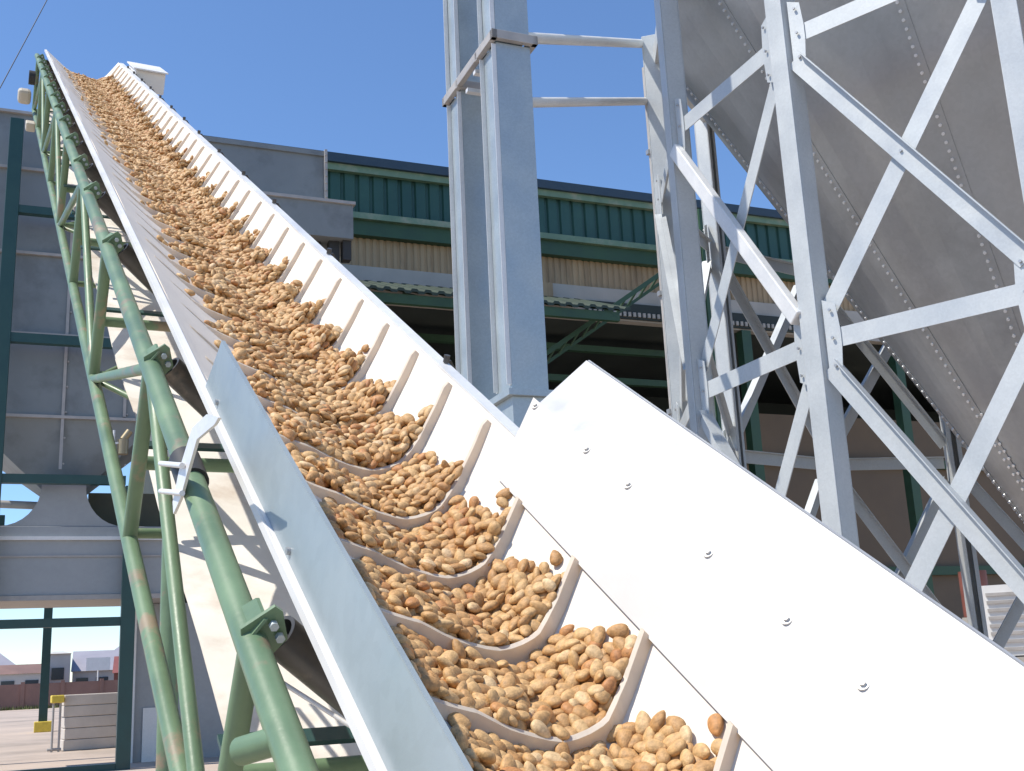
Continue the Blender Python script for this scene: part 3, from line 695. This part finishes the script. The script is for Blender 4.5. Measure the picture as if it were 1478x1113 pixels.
# head drum, gearbox, drive guard
m_ = MB(); m_.tube(W(.56, -1.30, 13.25), W(1.24, -1.30, 13.25), .17, 28); m_.build('head_drum', MT['roller'], CV)
gb = MB(); lbox(gb, 1.31, 1.60, -1.07, -.86, 12.2, 12.85); go = gb.build('gearbox_cover', MT['white'], CV, bevel=.01)
gb = MB(); lbox(gb, 1.29, 1.62, -.859, -.845, 12.17, 12.88); gb.build('cover_lid', MT['white'], CV, parent=go)
m_ = MB(); m_.tube(W(.36, -1.15, 12.6), W(.42, -1.15, 12.6), .07, 16); m_.build('bearing', MT['dark'], CV)
m_ = MB(); lbox(m_, .27, .39, -1.40, -1.26, 12.4, 12.6); m_.build('drive_guard', MT['beigem'], CV, bevel=.03)
m_ = MB(); lbox(m_, .34, .42, -1.55, -1.47, 11.6, 11.8); m_.build('cream_box', MT['beigem'], CV, bevel=.01)
# support legs at head and tail
for lc in (1.0, LR):
    for t in (6.2,):
        a = W(lc, NLw, t); b = a.copy(); b[2] = 0; b = b+np.array([0, 0, 0]); 
        m_ = MB(); m_.tube(a, b, .05, 14); m_.build('support_leg', MT['green'], CV)
    a = W(lc, NLw, .0); b = a.copy(); b[2] = 0
    m_ = MB(); m_.tube(a, b, .04, 14); m_.build('support_leg', MT['green'], CV)

# ------------------------------------------------------------------ almonds
def almond(nu, nv, seed):
    r_ = np.random.default_rng(seed); vs = []; fs = []
    ph = r_.uniform(0, 6, 4)
    vs.append((-.0160, 0, 0))
    for i in range(1, nu):
        x = -cos(pi*i/nu); rad = sqrt(max(0, 1-x*x))
        e_ = .85 if x < 0 else 1.12; wd = .0124*rad**e_*(1-.20*x); ht = .0080*rad**e_*(1-.10*x)
        for j in range(nv):
            a = 2*pi*j/nv; k = 1+.03*sin(2*a+ph[0])+.02*sin(3*a+ph[1])
            y, z = cos(a)*wd*k, sin(a)*ht*k
            vs.append((x*.0160*(1.16 if x > 0 else 1), y, z+.0006*sin(x*2+ph[3])))
    vs.append((.0188, 0, .0003)); n = len(vs)
    for j in range(nv): fs.append((0, 1+(j+1) % nv, 1+j))
    for i in range(nu-2):
        for j in range(nv): fs.append((1+i*nv+j, 1+i*nv+(j+1) % nv, 1+(i+1)*nv+(j+1) % nv, 1+(i+1)*nv+j))
    for j in range(nv): fs.append((n-1, 1+(nu-2)*nv+j, 1+(nu-2)*nv+(j+1) % nv))
    return vs, fs
items = []       # (pos, rot3x3, scale, pocket, layer)
def add_item(s, t, h, pk, layer, tilt):
    a = prof(s, h); p = W(a[0], a[1], t)
    b0, b1 = prof(max(0, s-.01)), prof(min(SL, s+.01)); tg = (b1-b0)/np.linalg.norm(b1-b0)
    X = lV*tg[0]+nV*tg[1]; Zn = np.cross(X, dV)
    if Zn@nV < 0: Zn = -Zn
    Y = np.cross(Zn, X)
    base = np.stack([X, Y, Zn], 1)
    yaw = rng.uniform(0, 2*pi); tx = rng.normal(0, tilt); ty = rng.normal(0, tilt)
    R = base@np.array(Matrix.Rotation(yaw, 3, 'Z')@Matrix.Rotation(tx, 3, 'Y')@Matrix.Rotation(ty, 3, 'X'))
    items.append((p, R, rng.uniform(1.05, 1.38), pk, layer))
sp = .0255
for pk, tc in enumerate(TC[:-1]):
    ex = float(np.interp(tc, [1.7, 2.5, 2.9, 4, 6], [0, .002, .014, .018, .020]))
    for layer in range(5 if tc > 2.5 else 4):
        off = rng.uniform(0, sp)
        for s in np.arange(.195+off*.5, .765, sp*.95):
            c0 = tc+float(shift(s)); c1 = c0+STEP
            for t in np.arange(c0+.018+rng.uniform(0, .012), c1-.016, sp*1.12):
                s_ = s+rng.uniform(-.007, .007); t_ = t+rng.uniform(-.007, .007); f = (t_-c0)/STEP
                edge = .006*sin(t*37+pk)+.006*sin(t*91+pk*2)
                smin = .215+ex*1.5+.050*f**1.5+edge; smax = .750-.09*f-edge
                if s_ < smin or s_ > smax: continue
                e = min(s_-smin, smax-s_)
                fill = (.041+ex-(.027-1.1*ex)*f)*min(1, .30+min((s_-smin)/.13, (smax-s_)/.075))+.006*sin(s*23+pk)*min(1, e/.05)
                h = .009+layer*.0155
                if h > fill+.004+rng.uniform(-.004, .004): continue
                add_item(s_, t_, h+rng.uniform(-.002, .003), pk, layer, .22 if layer == 0 else .42)
    for _ in range(3):    # strays on the wings
        s_ = rng.choice([rng.uniform(.175, .215), rng.uniform(.74, .77)]); add_item(s_, tc+float(shift(s_))+rng.uniform(.02, .10), .009, pk, 9, .2)
# drop almonds that lie inside another one of the same pocket
cells = {}; keep = []
for it in items:
    key = tuple(np.floor(it[0]/.02).astype(int)); ok = True
    for dx in (-1, 0, 1):
        for dy in (-1, 0, 1):
            for dz in (-1, 0, 1):
                for q in cells.get((key[0]+dx, key[1]+dy, key[2]+dz), ()):
                    if np.linalg.norm(q-it[0]) < .0148: ok = False; break
                if not ok: break
            if not ok: break
        if not ok: break
    if ok: cells.setdefault(key, []).append(it[0]); keep.append(it)
items = keep
# nearest ones that can be seen become objects of their own
def score(it):
    x, y = project(it[0])
    if not (-5 < x < 1483 and y < 1118): return 99
    h = min(3, it[4])
    return np.linalg.norm(it[0]-CAM)+(0 if it[4] > 0 else .35)
def top_layer(idx):
    return True
order = sorted(range(len(items)), key=lambda i: score(items[i])); ind = set(i for i in order[:300] if score(items[i]) < 50)
hi = [almond(12, 12, 40+i) for i in range(5)]; lo_ = [almond(7, 8, 60+i) for i in range(3)]; vl_ = [almond(5, 6, 80+i) for i in range(2)]
meshes = {}
for i, (vs, fs) in enumerate(hi):
    for mk in ('alm', 'almc', 'almo'):
        me = bpy.data.meshes.new('almond'); me.from_pydata(vs, [], fs); me.materials.append(MT[mk]); me.polygons.foreach_set('use_smooth', [True]*len(fs)); me.update(); meshes[(i, mk)] = me
pockets = sorted(set(items[i][3] for i in ind))
pname = {}
words = ['heap cut off by the bottom edge of the photo', 'heap behind the lowest fully visible white cleat', 'second full heap up the belt from the bottom', 'third full heap up the belt from the bottom', 'fourth full heap up the belt', 'fifth full heap up the belt']
for k, pk in enumerate(pockets): pname[pk] = words[min(k, 5)]
cw = {'alm': 'tan', 'almc': 'pale cream', 'almo': 'orange-brown'}
for i in sorted(ind):
    p, R, sc, pk, layer = items[i]
    mk = rng.choice(['alm', 'almc', 'almo'], p=[.79, .15, .06])
    o = bpy.data.objects.new('almond', meshes[(int(rng.integers(0, 5)), str(mk))]); COL.objects.link(o)
    M4 = Matrix.Identity(4)
    for a in range(3):
        for b in range(3): M4[a][b] = R[a, b]*sc
        M4[a][3] = p[a]
    o.matrix_world = M4
    tag(o, '%s in-shell almond in the %s' % (cw[str(mk)], pname[pk]), 'almond', '%s almonds in the %s' % (cw[str(mk)], pname[pk]))
bv = []; bf = []; nb = 0
for i, (p, R, sc, pk, layer) in enumerate(items):
    if i in ind: continue
    dist = np.linalg.norm(p-CAM)
    if dist > 5 and layer == 0 and dist > 8: pass
    vs, fs = (lo_[i % 3] if dist < 5.5 else vl_[i % 2])
    a = (np.array(vs)*sc*(1.0))@R.T+p; bv.append(a); bf += [tuple(x+nb for x in f) for f in fs]; nb += len(a)
me = bpy.data.meshes.new('almond_heap'); me.from_pydata(np.concatenate(bv).tolist(), [], bf); me.materials.append(MT['almi'])
me.polygons.foreach_set('use_smooth', [True]*len(bf)); me.update()
ah = bpy.data.objects.new('almond_heap', me); COL.objects.link(ah)
tag(ah, 'mass of tan in-shell almonds carried up the rest of the white belt', 'almonds', None, 'stuff')
print('ALMONDS', len(items), 'individual', len(ind), 'pockets', pockets)
for o in bpy.data.objects:
    if '_o' in o: del o['_o']
